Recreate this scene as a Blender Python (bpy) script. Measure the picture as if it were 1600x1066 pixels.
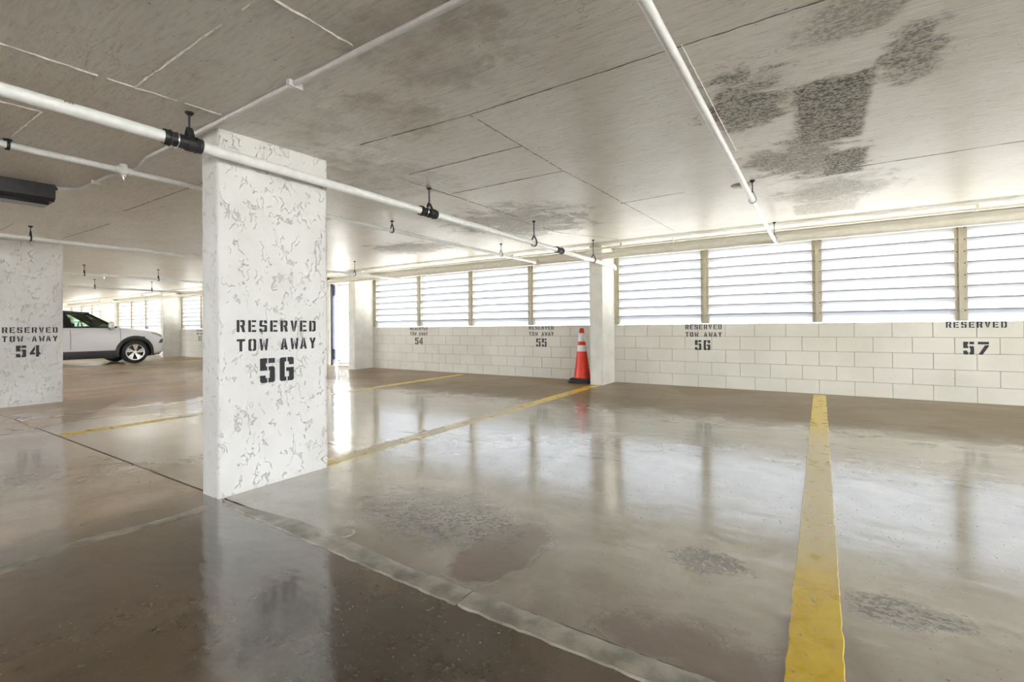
import bpy, bmesh, math, random
from mathutils import Vector, Matrix, noise as mnoise
random.seed(7)
for o in list(bpy.data.objects): bpy.data.objects.remove(o, do_unlink=True)
S = bpy.context.scene
COL = S.collection
R = math.radians

# ------------------------------------------------------------------ camera
H = 1.0223
def make_camera():
    f, yaw, pitch, roll, py = 740.82, R(33.1009), R(.4072), R(-.3876), 507.675
    r0 = Vector((math.cos(yaw), math.sin(yaw), 0)); f0 = Vector((-math.sin(yaw), math.cos(yaw), 0)); u0 = Vector((0, 0, 1))
    F = f0*math.cos(pitch)+u0*math.sin(pitch); U = u0*math.cos(pitch)-f0*math.sin(pitch)
    Rr = r0*math.cos(roll)+U*math.sin(roll); Ur = U*math.cos(roll)-r0*math.sin(roll)
    cd = bpy.data.cameras.new('camera'); co = bpy.data.objects.new('camera', cd); COL.objects.link(co)
    m = Matrix((Rr, Ur, -F)).transposed().to_4x4(); m.translation = (0, 0, H); co.matrix_world = m
    cd.sensor_fit = 'HORIZONTAL'; cd.sensor_width = 36; cd.lens = 36*f/1600
    cd.shift_y = (py-533)/1600; cd.clip_start = .02; cd.clip_end = 400
    S.camera = co
make_camera()

# ------------------------------------------------------------------ sky and exposure
W = bpy.data.worlds.new('overcast_sky'); S.world = W; W.use_nodes = True
bg = W.node_tree.nodes['Background']; bg.inputs['Color'].default_value = (.90, .95, 1, 1); bg.inputs['Strength'].default_value = 12.0
sun = bpy.data.objects.new('sun', bpy.data.lights.new('sun', 'SUN')); COL.objects.link(sun)      # shines on the far side of the louvres and on the paving outside
sun.data.energy = 20.0; sun.data.angle = R(2.0); sun.data.color = (1, .97, .93); sun.rotation_euler = (R(-32), R(8), 0)
S.view_settings.view_transform = 'Standard'; S.view_settings.look = 'None'
S.view_settings.exposure = 1.04; S.view_settings.gamma = 1.0; S.view_settings.use_curve_mapping = False

# ------------------------------------------------------------------ the geometry of the place
SY, CY, ZC0, D = .0081, .0254, 2.2028, 7.982      # floor fall, ceiling fall, ceiling height at y=0, wall plane
def fz(y): return SY*y
def cz(y): return ZC0+CY*y
SILL, LTOP = 1.072, 2.252
XL, XR, YB = -41.0, 9.0, -13.0
XS, YS = -11.0, -5.5          # unseen setback left of XS, open at YS, added to light the left bays

# ------------------------------------------------------------------ node helper
class NT:
    def __init__(s, name):
        s.m = bpy.data.materials.new(name); s.m.use_nodes = True; s.t = s.m.node_tree; s.n = s.t.nodes; s.l = s.t.links
        s.p = s.n['Principled BSDF']; s.out = s.n['Material Output']
    def _in(s, sock, v):
        if v is None: return
        if hasattr(v, 'is_output'): s.l.new(v, sock)
        else:
            if sock.type == 'RGBA' and isinstance(v, (tuple, list)) and len(v) == 3: v = (*v, 1)
            sock.default_value = v
    def pos(s): return s.n.new('ShaderNodeNewGeometry').outputs['Position']
    def obj(s): return s.n.new('ShaderNodeTexCoord').outputs['Object']
    def rnd(s): return s.n.new('ShaderNodeObjectInfo').outputs['Random']
    def map(s, v, scale=(1, 1, 1), loc=(0, 0, 0), rot=(0, 0, 0)):
        k = s.n.new('ShaderNodeMapping'); s.l.new(v, k.inputs['Vector'])
        k.inputs['Scale'].default_value = scale; k.inputs['Location'].default_value = loc; k.inputs['Rotation'].default_value = rot
        return k.outputs[0]
    def noise(s, v, scale=5, detail=4, rough=.55, dist=0):
        k = s.n.new('ShaderNodeTexNoise'); s.l.new(v, k.inputs['Vector'])
        k.inputs['Scale'].default_value = scale; k.inputs['Detail'].default_value = detail
        k.inputs['Roughness'].default_value = rough; k.inputs['Distortion'].default_value = dist
        return k.outputs['Fac']
    def math(s, op, a, b=None, c=None, clamp=False):
        k = s.n.new('ShaderNodeMath'); k.operation = op; k.use_clamp = clamp
        s._in(k.inputs[0], a); s._in(k.inputs[1], b); s._in(k.inputs[2], c)
        return k.outputs[0]
    def sep(s, v):
        k = s.n.new('ShaderNodeSeparateXYZ'); s.l.new(v, k.inputs[0]); return k.outputs
    def step(s, v, a, b, lo=0., hi=1.):
        k = s.n.new('ShaderNodeMapRange'); k.interpolation_type = 'SMOOTHSTEP'; s._in(k.inputs['Value'], v)
        k.inputs['From Min'].default_value = a; k.inputs['From Max'].default_value = b
        k.inputs['To Min'].default_value = lo; k.inputs['To Max'].default_value = hi
        return k.outputs[0]
    def mix(s, f, a, b, mode='MIX'):
        k = s.n.new('ShaderNodeMix'); k.data_type = 'RGBA'; k.blend_type = mode
        s._in(k.inputs[0], f); s._in(k.inputs[6], a); s._in(k.inputs[7], b)
        return k.outputs[2]
    def bump(s, h, strength=.3, dist=.01, normal=None):
        k = s.n.new('ShaderNodeBump'); k.inputs['Strength'].default_value = strength; k.inputs['Distance'].default_value = dist
        s._in(k.inputs['Height'], h)
        if normal is not None: s.l.new(normal, k.inputs['Normal'])
        return k.outputs[0]
    def set(s, **kw):
        nm = dict(color='Base Color', rough='Roughness', metal='Metallic', normal='Normal', spec='Specular IOR Level', coat='Coat Weight', coat_rough='Coat Roughness')
        for k, v in kw.items(): s._in(s.p.inputs[nm[k]], v)
        return s.m
    def blob(s, P, cx, cy, rx, ry, wob, soft=.35):           # 1 inside an uneven ellipse on the surface
        x, y, _ = s.sep(P)
        dx = s.math('DIVIDE', s.math('SUBTRACT', x, cx), rx); dy = s.math('DIVIDE', s.math('SUBTRACT', y, cy), ry)
        d = s.math('SQRT', s.math('ADD', s.math('MULTIPLY', dx, dx), s.math('MULTIPLY', dy, dy)))
        d = s.math('ADD', d, wob)
        return s.step(d, 1-soft, 1+soft, 1., 0.)
    def rect(s, P, x0, x1, y0, y1, wob, soft=.02):
        x, y, _ = s.sep(P)
        dx = s.math('SUBTRACT', s.math('ABSOLUTE', s.math('SUBTRACT', x, (x0+x1)/2)), (x1-x0)/2)
        dy = s.math('SUBTRACT', s.math('ABSOLUTE', s.math('SUBTRACT', y, (y0+y1)/2)), (y1-y0)/2)
        d = s.math('ADD', s.math('MAXIMUM', dx, dy), wob)
        return s.step(d, -soft, soft, 1., 0.)

def simple(name, color, rough=.5, metal=0., var=0., scale=8., bump=0., bscale=60.):
    t = NT(name); P = t.obj(); c = color
    if var:
        nz = t.noise(P, scale, 4)
        c = t.mix(t.step(nz, .3, .7), tuple(k*(1-var) for k in color), tuple(min(1, k*(1+var)) for k in color))
    kw = dict(color=c, rough=rough, metal=metal)
    if bump: kw['normal'] = t.bump(t.noise(P, bscale, 3), bump, .003)
    return t.set(**kw)
M = {}

def mat_ceiling():
    t = NT('painted_concrete_ceiling'); P = t.pos()
    big = t.noise(P, .9, 5, .6, .4); mid = t.noise(P, 6, 5, .6); fine = t.noise(P, 60, 4, .6)
    streak = t.noise(t.map(P, (1.3, 9, 1)), 2.2, 5, .6, .5)
    c = t.mix(t.step(big, .3, .72), (.68, .635, .56), (.76, .725, .66))
    c = t.mix(t.step(streak, .42, .75, 0, .45), c, (.78, .755, .70))
    w1 = t.math('MULTIPLY', t.math('SUBTRACT', t.noise(P, 5, 5, .65, .6), .5), 3.2)
    w2 = t.math('MULTIPLY', t.math('SUBTRACT', t.noise(P, 14, 4, .65), .5), .10)
    # bare brown patches where the paint has thinned
    br = t.math('MAXIMUM', t.math('MAXIMUM', t.blob(P, -1.42, 1.52, .34, .30, w1), t.blob(P, -3.0, 2.75, .40, .55, w1)), t.blob(P, -2.3, 1.9, .5, .35, w1))
    c = t.mix(t.math('MULTIPLY', br, t.step(mid, .35, .7, .2, .62)), c, (.30, .245, .165))
    # black mildew with straight-edged patches of fresh paint in it
    dk = t.math('MAXIMUM', t.rect(P, -.12, .24, 2.88, 3.95, w2, .03), t.rect(P, .02, .30, 4.25, 4.95, w2, .03))
    dk = t.math('MAXIMUM', dk, t.math('MULTIPLY', t.blob(P, -.36, 3.0, .20, .42, w1, .3), .9))
    dk = t.math('MAXIMUM', dk, t.math('MULTIPLY', t.blob(P, .36, 2.85, .13, .28, w1, .3), .8))
    dk = t.math('MAXIMUM', dk, t.math('MULTIPLY', t.blob(P, -.1, 4.3, .34, .55, w1, .35), .75))
    dk = t.math('MAXIMUM', dk, t.math('MULTIPLY', t.blob(P, .12, 2.35, .16, .18, w1, .4), .6))
    dk = t.math('MAXIMUM', dk, t.math('MULTIPLY', t.blob(P, .1, 5.6, .40, .5, w1, .4), .55))
    dk = t.math('MAXIMUM', dk, t.math('MULTIPLY', t.rect(P, -.25, .35, 6.1, 6.75, w2, .03), .5))
    dk = t.math('MAXIMUM', dk, t.math('MULTIPLY', t.blob(P, -3.1, 5.0, .75, .8, w1, .4), .6))
    dk = t.math('MAXIMUM', dk, t.math('MULTIPLY', t.blob(P, -5.6, 5.6, .7, .5, w1, .4), .55))
    keep = t.math('MAXIMUM', t.rect(P, -.40, -.16, 3.35, 3.75, w2, .02), t.rect(P, .25, .55, 3.2, 4.1, w2, .02))
    dk = t.math('MULTIPLY', dk, t.math('SUBTRACT', 1., t.math('MULTIPLY', keep, .85)))
    sp = t.step(t.math('ADD', t.math('MULTIPLY', fine, .6), t.math('MULTIPLY', t.noise(t.map(P, (1, 3.2, 1)), 16, 5, .7), .4)), .43, .58)
    c = t.mix(t.math('MULTIPLY', dk, t.math('ADD', t.math('MULTIPLY', sp, .72), .25)), c, (.06, .057, .048))
    # rough cement strip beside the louvre wall
    strip = t.rect(P, -60, 30, 7.05, 9, t.math('MULTIPLY', w2, .8), .03)
    c = t.mix(t.math('MULTIPLY', strip, t.step(mid, .3, .6, .45, .9)), c, (.33, .315, .265))
    pits = t.step(t.noise(P, 38, 2, .5), .70, .76)
    grain = t.noise(t.map(P, (1, 7, 1)), 9, 6, .7, .3)
    c = t.mix(t.step(grain, .46, .72, 0, .45), c, (.36, .33, .275))
    c = t.mix(t.step(grain, .46, .25, 0, .35), c, (.80, .78, .73))
    scr = t.step(t.math('ABSOLUTE', t.math('SUBTRACT', t.noise(t.map(P, (.7, 2.6, 1), rot=(0, 0, .25)), 3.1, 5, .6, .8), .5)), 0, .008, 1., 0.)
    scr = t.math('MULTIPLY', scr, t.step(t.noise(P, 1.7, 2), .52, .62))
    c = t.mix(t.math('MULTIPLY', scr, .55), c, (.26, .24, .19))
    c = t.mix(t.math('MULTIPLY', pits, .55), c, (.16, .14, .11))
    rough = t.step(t.noise(P, 2.4, 4), .3, .75, .29, .38)
    rough = t.math('ADD', rough, t.math('MULTIPLY', dk, .4))
    rough = t.math('ADD', rough, t.math('MULTIPLY', strip, .25))
    hgt = t.math('ADD', t.math('ADD', t.math('MULTIPLY', grain, .55), t.math('MULTIPLY', fine, .02)), t.math('MULTIPLY', big, 1.2))
    hgt = t.math('SUBTRACT', hgt, t.math('MULTIPLY', pits, .3))
    return t.set(color=c, rough=rough, normal=t.bump(hgt, .55, .012), spec=.35)

def mat_floor(name, stall):
    t = NT(name); P = t.pos(); x, y, z = t.sep(P)
    big = t.noise(P, .55, 5, .6, .8); mid = t.noise(P, 3.2, 6, .62, .5); fine = t.noise(P, 45, 4, .6)
    lay = t.noise(t.map(P, (1.0, .35, 1), rot=(0, 0, .5)), 1.6, 5, .6, .6)
    w1 = t.math('MULTIPLY', t.math('SUBTRACT', t.noise(P, 6, 6, .7, .5), .5), 2.4)
    if stall:
        c = t.mix(t.step(big, .3, .7), (.36, .285, .20), (.50, .41, .31))
        grey = t.step(x, -3.6, -2.6)                            # the right-hand stalls were sealed in a greyer coat
        c = t.mix(t.math('MULTIPLY', grey, .8), c, t.mix(t.step(mid, .3, .7), (.30, .275, .23), (.42, .395, .345)))
        tan = t.math('MULTIPLY', t.step(x, -4.2, -6., 0, 1), t.step(lay, .4, .65))
        c = t.mix(t.math('MULTIPLY', tan, .85), c, (.64, .48, .34))
        band = t.step(t.math('ADD', y, t.math('MULTIPLY', mid, 1.5)), 5.7, 6.6)                              # bare tan concrete along the block wall
        c = t.mix(t.math('MULTIPLY', band, .8), c, (.215, .148, .066))
        pk = t.math('MAXIMUM', t.blob(P, -1.22, 1.80, .17, .33, t.math('MULTIPLY', w1, .5), .12), t.blob(P, -.3, 1.55, .3, .14, w1, .4))
        c = t.mix(t.math('MULTIPLY', pk, .85), c, (.20, .138, .105))
        dk = t.math('MAXIMUM', t.blob(P, -.42, 2.16, .16, .10, w1, .3), t.blob(P, .22, 2.14, .16, .09, w1, .3))
        dk = t.math('MAXIMUM', dk, t.blob(P, -1.75, 1.95, .45, .28, w1, .4))
        dk = t.math('MULTIPLY', dk, t.step(fine, .40, .56))
        c = t.mix(t.math('MULTIPLY', dk, .92), c, (.05, .044, .035))
        peel = t.math('MAXIMUM', pk, dk)
    else:
        c = t.mix(t.step(big, .28, .72), (.075, .053, .033), (.155, .115, .073))
        c = t.mix(t.math('MULTIPLY', t.step(lay, .45, .72), .45), c, (.21, .17, .12))
        tan = t.step(x, -3.0, -3.5)                             # lighter bay of the aisle beyond the column line
        c = t.mix(t.math('MULTIPLY', tan, .85), c, t.mix(t.step(mid, .3, .7), (.50, .375, .255), (.64, .50, .36)))
        dk = t.math('MAXIMUM', t.blob(P, -1.3, 1.0, .5, .28, w1, .5), t.blob(P, -2.3, 1.1, .35, .22, w1, .5))
        c = t.mix(t.math('MULTIPLY', dk, .6), c, (.05, .042, .036))
        peel = t.math('MULTIPLY', dk, .05); band = 0.
    c = t.mix(t.math('MULTIPLY', t.step(fine, .55, .75), .06), c, (.55, .50, .43))
    c = t.mix(t.math('MULTIPLY', t.step(t.noise(P, 70, 2), .68, .74), .6), c, (.06, .05, .04))
    dry = t.math('MAXIMUM', t.math('MULTIPLY', band, .85), t.math('MULTIPLY', t.step(x, -5.5, -8.5), t.step(lay, .35, .5, .45, .9)))
    wet = t.step(t.noise(P, .9, 4, .55, .6), .36, .62)
    rough = t.mix(wet, (.225,)*3, (.12,)*3)
    rough = t.math('ADD', t.math('ADD', rough, t.math('MULTIPLY', peel, .22)), t.math('MULTIPLY', t.math('SUBTRACT', mid, .5), .06))
    rough = t.math('ADD', rough, t.math('MULTIPLY', dry, .30))
    hgt = t.math('ADD', t.math('MULTIPLY', t.noise(t.map(P, (.8, 1.6, 1)), 2.6, 3, .5), 1.0), t.math('MULTIPLY', fine, .012))
    hgt = t.math('SUBTRACT', hgt, t.math('MULTIPLY', peel, .12))
    hgt = t.math('ADD', hgt, t.math('MULTIPLY', mid, .15))
    return t.set(color=c, rough=rough, normal=t.bump(hgt, .8, .014), spec=t.math('SUBTRACT', .8, t.math('MULTIPLY', dry, .75)), coat=t.math('SUBTRACT', 1., dry), coat_rough=.11)

def mat_stucco():
    t = NT('white_skip_trowel_stucco'); P = t.obj()
    warp = t.n.new('ShaderNodeTexNoise'); t.l.new(P, warp.inputs['Vector']); warp.inputs['Scale'].default_value = 7; warp.inputs['Detail'].default_value = 3
    vm = t.n.new('ShaderNodeVectorMath'); vm.operation = 'MULTIPLY_ADD'; t.l.new(warp.outputs['Color'], vm.inputs[0])
    vm.inputs[1].default_value = (.22, .22, .22); t.l.new(P, vm.inputs[2]); Q = vm.outputs[0]
    def crev(scale, wd, off):
        n1 = t.noise(t.map(Q, (1.2, 1.2, .42), loc=(off, off*2, 0)), scale, 2.5, .55, .3)
        ln = t.step(t.math('ABSOLUTE', t.math('SUBTRACT', n1, .5)), 0, wd, 1., 0.)
        gate = t.step(t.noise(P, scale*1.3, 2, .5), .52, .575)
        return t.math('MULTIPLY', ln, gate)
    cr = t.math('MAXIMUM', crev(6.5, .013, 0), crev(11, .017, 3.7))
    plat = t.step(t.noise(Q, 6, 2.5, .5), .44, .56)
    c = t.mix(t.step(t.noise(P, 3, 4), .3, .7), (.70, .685, .66), (.77, .76, .74))
    c = t.mix(t.math('MULTIPLY', cr, .22), c, (.40, .37, .33))
    h = t.math('SUBTRACT', t.math('MULTIPLY', plat, .22), t.math('MULTIPLY', cr, 1.0))
    h = t.math('ADD', h, t.math('MULTIPLY', t.noise(P, 90, 3), .10))
    return t.set(color=c, rough=.62, normal=t.bump(h, 1., .0065), spec=.3)

def mat_block():
    t = NT('painted_concrete_block'); P = t.pos()
    c = t.mix(t.step(t.noise(P, 1.3, 4), .3, .7), (.56, .535, .465), (.645, .62, .55))
    c = t.mix(t.math('MULTIPLY', t.rnd(), .18), c, (.60, .56, .49))
    spots = t.step(t.noise(P, 30, 3, .6), .70, .76)
    c = t.mix(t.math('MULTIPLY', spots, .45), c, (.30, .26, .2))
    return t.set(color=c, rough=.55, normal=t.bump(t.noise(P, 80, 4, .65), .35, .003), spec=.35)

def mat_line():
    t = NT('worn_yellow_floor_paint'); P = t.pos(); x, y, z = t.sep(P)
    mid = t.noise(P, 9, 5, .65, .6); fine = t.noise(P, 55, 4, .6)
    c = t.mix(t.step(mid, .3, .7), (.74, .50, .012), (.84, .62, .05))
    wear = t.math('MULTIPLY', t.step(y, 5.8, 4.4), t.step(y, 2.0, 2.7))           # driven-over middle length is bleached
    c = t.mix(t.math('MULTIPLY', wear, t.step(mid, .25, .6, .35, .80)), c, (.68, .62, .44))
    hole = t.step(t.noise(t.map(P, (1, .7, 1)), 22, 5, .7), .62, .68)
    c = t.mix(t.math('MULTIPLY', hole, .7), c, (.22, .19, .13))
    h = t.math('SUBTRACT', t.math('ADD', t.math('MULTIPLY', mid, .6), t.math('MULTIPLY', fine, .25)), t.math('MULTIPLY', hole, .6))
    return t.set(color=c, rough=t.step(mid, .3, .7, .24, .42), normal=t.bump(h, .6, .006), coat=.25, coat_rough=.15)

def mat_slat():
    t = NT('white_translucent_louvre')
    n = t.n; d = n.new('ShaderNodeBsdfDiffuse'); tr = n.new('ShaderNodeBsdfTranslucent'); mx = n.new('ShaderNodeMixShader')
    d.inputs['Color'].default_value = (.42, .42, .42, 1); tr.inputs['Color'].default_value = (.74, .77, .82, 1); mx.inputs[0].default_value = .26
    t.l.new(d.outputs[0], mx.inputs[1]); t.l.new(tr.outputs[0], mx.inputs[2]); t.l.new(mx.outputs[0], t.out.inputs['Surface'])
    return t.m

def mat_glass():
    t = NT('clear_car_glass'); n = t.n
    g = n.new('ShaderNodeBsdfGlossy'); g.inputs['Roughness'].default_value = .02
    tr = n.new('ShaderNodeBsdfTransparent'); tr.inputs['Color'].default_value = (.80, .90, .82, 1)
    fr = n.new('ShaderNodeFresnel'); fr.inputs['IOR'].default_value = 1.5; mx = n.new('ShaderNodeMixShader')
    t.l.new(fr.outputs[0], mx.inputs[0]); t.l.new(tr.outputs[0], mx.inputs[1]); t.l.new(g.outputs[0], mx.inputs[2]); t.l.new(mx.outputs[0], t.out.inputs['Surface'])
    return t.m

M['ceiling'] = mat_ceiling(); M['stall'] = mat_floor('sealed_stall_concrete', True); M['aisle'] = mat_floor('wet_aisle_concrete', False)
M['stucco'] = mat_stucco(); M['block'] = mat_block(); M['line'] = mat_line(); M['slat'] = mat_slat(); M['glass'] = mat_glass()
M['mortar'] = simple('mortar', (.33, .30, .25), .8, var=.15, bump=.3)
M['pier'] = simple('painted_smooth_concrete', (.64, .62, .56), .55, var=.08, scale=4, bump=.25, bscale=50)
M['wallpaint'] = simple('cream_wall_paint', (.74, .72, .65), .6, var=.05, scale=2)
M['tan'] = simple('tan_painted_metal', (.43, .39, .30), .45, var=.08, scale=12)
M['white_pipe'] = simple('white_pipe_paint', (.80, .80, .78), .32, var=.05, scale=20)
M['cream_pipe'] = simple('cream_pipe_paint', (.72, .69, .60), .35, var=.06, scale=10)
M['conduit'] = simple('painted_grey_conduit', (.66, .65, .63), .35, var=.06, scale=15)
M['black'] = simple('black_iron', (.018, .018, .02), .45, var=.3, scale=30)
M['ink'] = simple('black_stencil_paint', (.014, .015, .018), .55, var=.3, scale=40)
M['fade_ink'] = simple('faded_black_stencil_paint', (.035, .034, .033), .6, var=.4, scale=40)
M['strip'] = simple('worn_concrete_patch', (.36, .335, .28), .30, var=.35, scale=9, bump=.6, bscale=45)
M['joint'] = simple('dark_joint_filler', (.035, .03, .026), .6)
M['fin'] = simple('concrete_fin', (.64, .61, .54), .6, var=.2, scale=30, bump=.5)
M['groove'] = simple('dirty_seam', (.20, .185, .15), .7, var=.4, scale=20)
M['gatewhite'] = simple('white_gate_paint', (.84, .84, .84), .4)
M['edge_line'] = simple('drawn_slat_line_grey', (.20, .195, .19), .5, var=.2, scale=6)  # dark grey for the line strips added to the slats
M['navy'] = simple('dark_navy_post', (.03, .035, .06), .4)
M['orange'] = simple('orange_red_cone_plastic', (.78, .035, .012), .38, var=.08, scale=10)
M['reflect'] = simple('white_reflective_collar', (.80, .81, .82), .35, var=.05, scale=30)
M['rubber'] = simple('black_rubber', (.02, .021, .024), .55, var=.2, scale=20)
M['carwhite'] = NT('white_car_paint').set(color=(.80, .80, .83), rough=.22, coat=1., coat_rough=.05)
M['clad'] = simple('dark_grey_cladding', (.045, .046, .052), .5)
M['chrome'] = NT('bright_alloy').set(color=(.75, .75, .76), rough=.22, metal=1.)
M['trimblack'] = simple('gloss_black_trim', (.012, .012, .014), .2)
M['interior'] = simple('dark_car_interior', (.10, .10, .10), .7)
M['lamp'] = NT('smoked_headlamp_lens').set(color=(.42, .40, .34), rough=.1, coat=1.)
def mat_lawn():
    t = NT('pale_paving'); P = t.pos()
    return t.set(color=t.mix(t.noise(P, .6, 4), (.52, .50, .45), (.60, .58, .53)), rough=.9)
M['lawn'] = mat_lawn()

# ------------------------------------------------------------------ mesh helper
class MB:
    def __init__(s): s.v = []; s.f = []
    def add(s, vs, fs):
        k = len(s.v); s.v += [tuple(p) for p in vs]; s.f += [tuple(i+k for i in q) for q in fs]; return s
    def box(s, x0, x1, y0, y1, z0, z1):
        return s.add([(x0, y0, z0), (x1, y0, z0), (x1, y1, z0), (x0, y1, z0), (x0, y0, z1), (x1, y0, z1), (x1, y1, z1), (x0, y1, z1)],
                     [(0, 3, 2, 1), (4, 5, 6, 7), (0, 1, 5, 4), (1, 2, 6, 5), (2, 3, 7, 6), (3, 0, 4, 7)])
    def slope_box(s, x0, x1, y0, y1, lo, hi):        # lo, hi: functions of y
        return s.add([(x0, y0, lo(y0)), (x1, y0, lo(y0)), (x1, y1, lo(y1)), (x0, y1, lo(y1)), (x0, y0, hi(y0)), (x1, y0, hi(y0)), (x1, y1, hi(y1)), (x0, y1, hi(y1))],
                     [(0, 3, 2, 1), (4, 5, 6, 7), (0, 1, 5, 4), (1, 2, 6, 5), (2, 3, 7, 6), (3, 0, 4, 7)])
    def cbox(s, x0, x1, y0, y1, z0, z1, c):           # chamfered box
        vs = []
        for z, i in ((z0, c), (z0+c, 0), (z1-c, 0), (z1, c)):
            for (x, y) in ((x0+c+i, y0+i), (x1-c-i, y0+i), (x1-i, y0+c+i), (x1-i, y1-c-i), (x1-c-i, y1-i), (x0+c+i, y1-i), (x0+i, y1-c-i), (x0+i, y0+c+i)):
                vs.append((x, y, z))
        fs = [tuple(range(7, -1, -1)), tuple(range(24, 32))]
        for k in range(3):
            for j in range(8): fs.append((k*8+j, k*8+(j+1) % 8, k*8+8+(j+1) % 8, k*8+8+j))
        return s.add(vs, fs)
    def tube(s, path, r, n=12, cap=True):
        path = [Vector(p) for p in path]; rs = r if isinstance(r, (list, tuple)) else [r]*len(path)
        vs = []; up = None
        for i, p in enumerate(path):
            d = (path[min(i+1, len(path)-1)]-path[max(i-1, 0)]).normalized()
            if up is None: up = d.orthogonal().normalized()
            a = (up-d*up.dot(d)).normalized(); b = d.cross(a); up = a
            for j in range(n):
                t = 2*math.pi*j/n; vs.append(p+a*rs[i]*math.cos(t)+b*rs[i]*math.sin(t))
        fs = []
        for i in range(len(path)-1):
            for j in range(n): fs.append((i*n+j, i*n+(j+1) % n, (i+1)*n+(j+1) % n, (i+1)*n+j))
        if cap: fs.append(tuple(range(n-1, -1, -1))); k = (len(path)-1)*n; fs.append(tuple(range(k, k+n)))
        return s.add(vs, fs)
    def lathe(s, prof, c=(0, 0, 0), axis='z', n=32, closed=False):
        vs = []
        for (r, h) in prof:
            for j in range(n):
                t = 2*math.pi*j/n; a, b = r*math.cos(t), r*math.sin(t)
                p = (a, b, h) if axis == 'z' else ((h, a, b) if axis == 'x' else (b, h, a))
                vs.append((p[0]+c[0], p[1]+c[1], p[2]+c[2]))
        fs = []; m = len(prof)
        for i in range(m if closed else m-1):
            q = (i+1) % m
            for j in range(n): fs.append((i*n+j, i*n+(j+1) % n, q*n+(j+1) % n, q*n+j))
        return s.add(vs, fs)
    def torus(s, c, Rr, r, axis='y', n=20, k=8, a0=0, a1=2*math.pi):
        pts = []
        full = abs(a1-a0-2*math.pi) < 1e-4; m = n if full else n+1
        for i in range(m):
            t = a0+(a1-a0)*i/n; u, v = Rr*math.cos(t), Rr*math.sin(t)
            pts.append({'y': (c[0]+u, c[1], c[2]+v), 'x': (c[0], c[1]+u, c[2]+v), 'z': (c[0]+u, c[1]+v, c[2])}[axis])
        if full: pts.append(pts[0]); pts.append(pts[1])
        return s.tube(pts, r, k, cap=not full)
    def prism(s, poly, to3, depth):                   # poly in 2D, to3(u, v, w)
        n = len(poly); vs = [to3(u, v, 0) for u, v in poly]+[to3(u, v, depth) for u, v in poly]
        fs = [tuple(range(n)), tuple(range(2*n-1, n-1, -1))]+[(i, i+n, (i+1) % n+n, (i+1) % n) for i in range(n)]
        return s.add(vs, fs)
    def build(s, name, mat, parent=None, smooth=False, fix=True):
        me = bpy.data.meshes.new(name); me.from_pydata(s.v, [], s.f)
        if fix:
            b = bmesh.new(); b.from_mesh(me); bmesh.ops.recalc_face_normals(b, faces=b.faces); b.to_mesh(me); b.free()
        if smooth:
            for p in me.polygons: p.use_smooth = True
            try: me.set_sharp_from_angle(angle=R(40))
            except Exception: pass
        me.materials.append(M[mat] if isinstance(mat, str) else mat)
        o = bpy.data.objects.new(name, me); COL.objects.link(o)
        if parent: o.parent = parent
        return o
def tag(o, label=None, cat=None, group=None, kind=None):
    if label: o['label'] = label
    if cat: o['category'] = cat
    if group: o['group'] = group
    if kind: o['kind'] = kind
    return o
def empty(name, loc=(0, 0, 0), rz=0):
    o = bpy.data.objects.new(name, None); o.empty_display_size = .1; o.location = loc; o.rotation_euler = (0, 0, rz); COL.objects.link(o); return o
def inst(src, name, loc, parent=None):
    o = bpy.data.objects.new(name, src.data); o.location = loc; COL.objects.link(o)
    if parent: o.parent = parent
    return o

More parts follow.
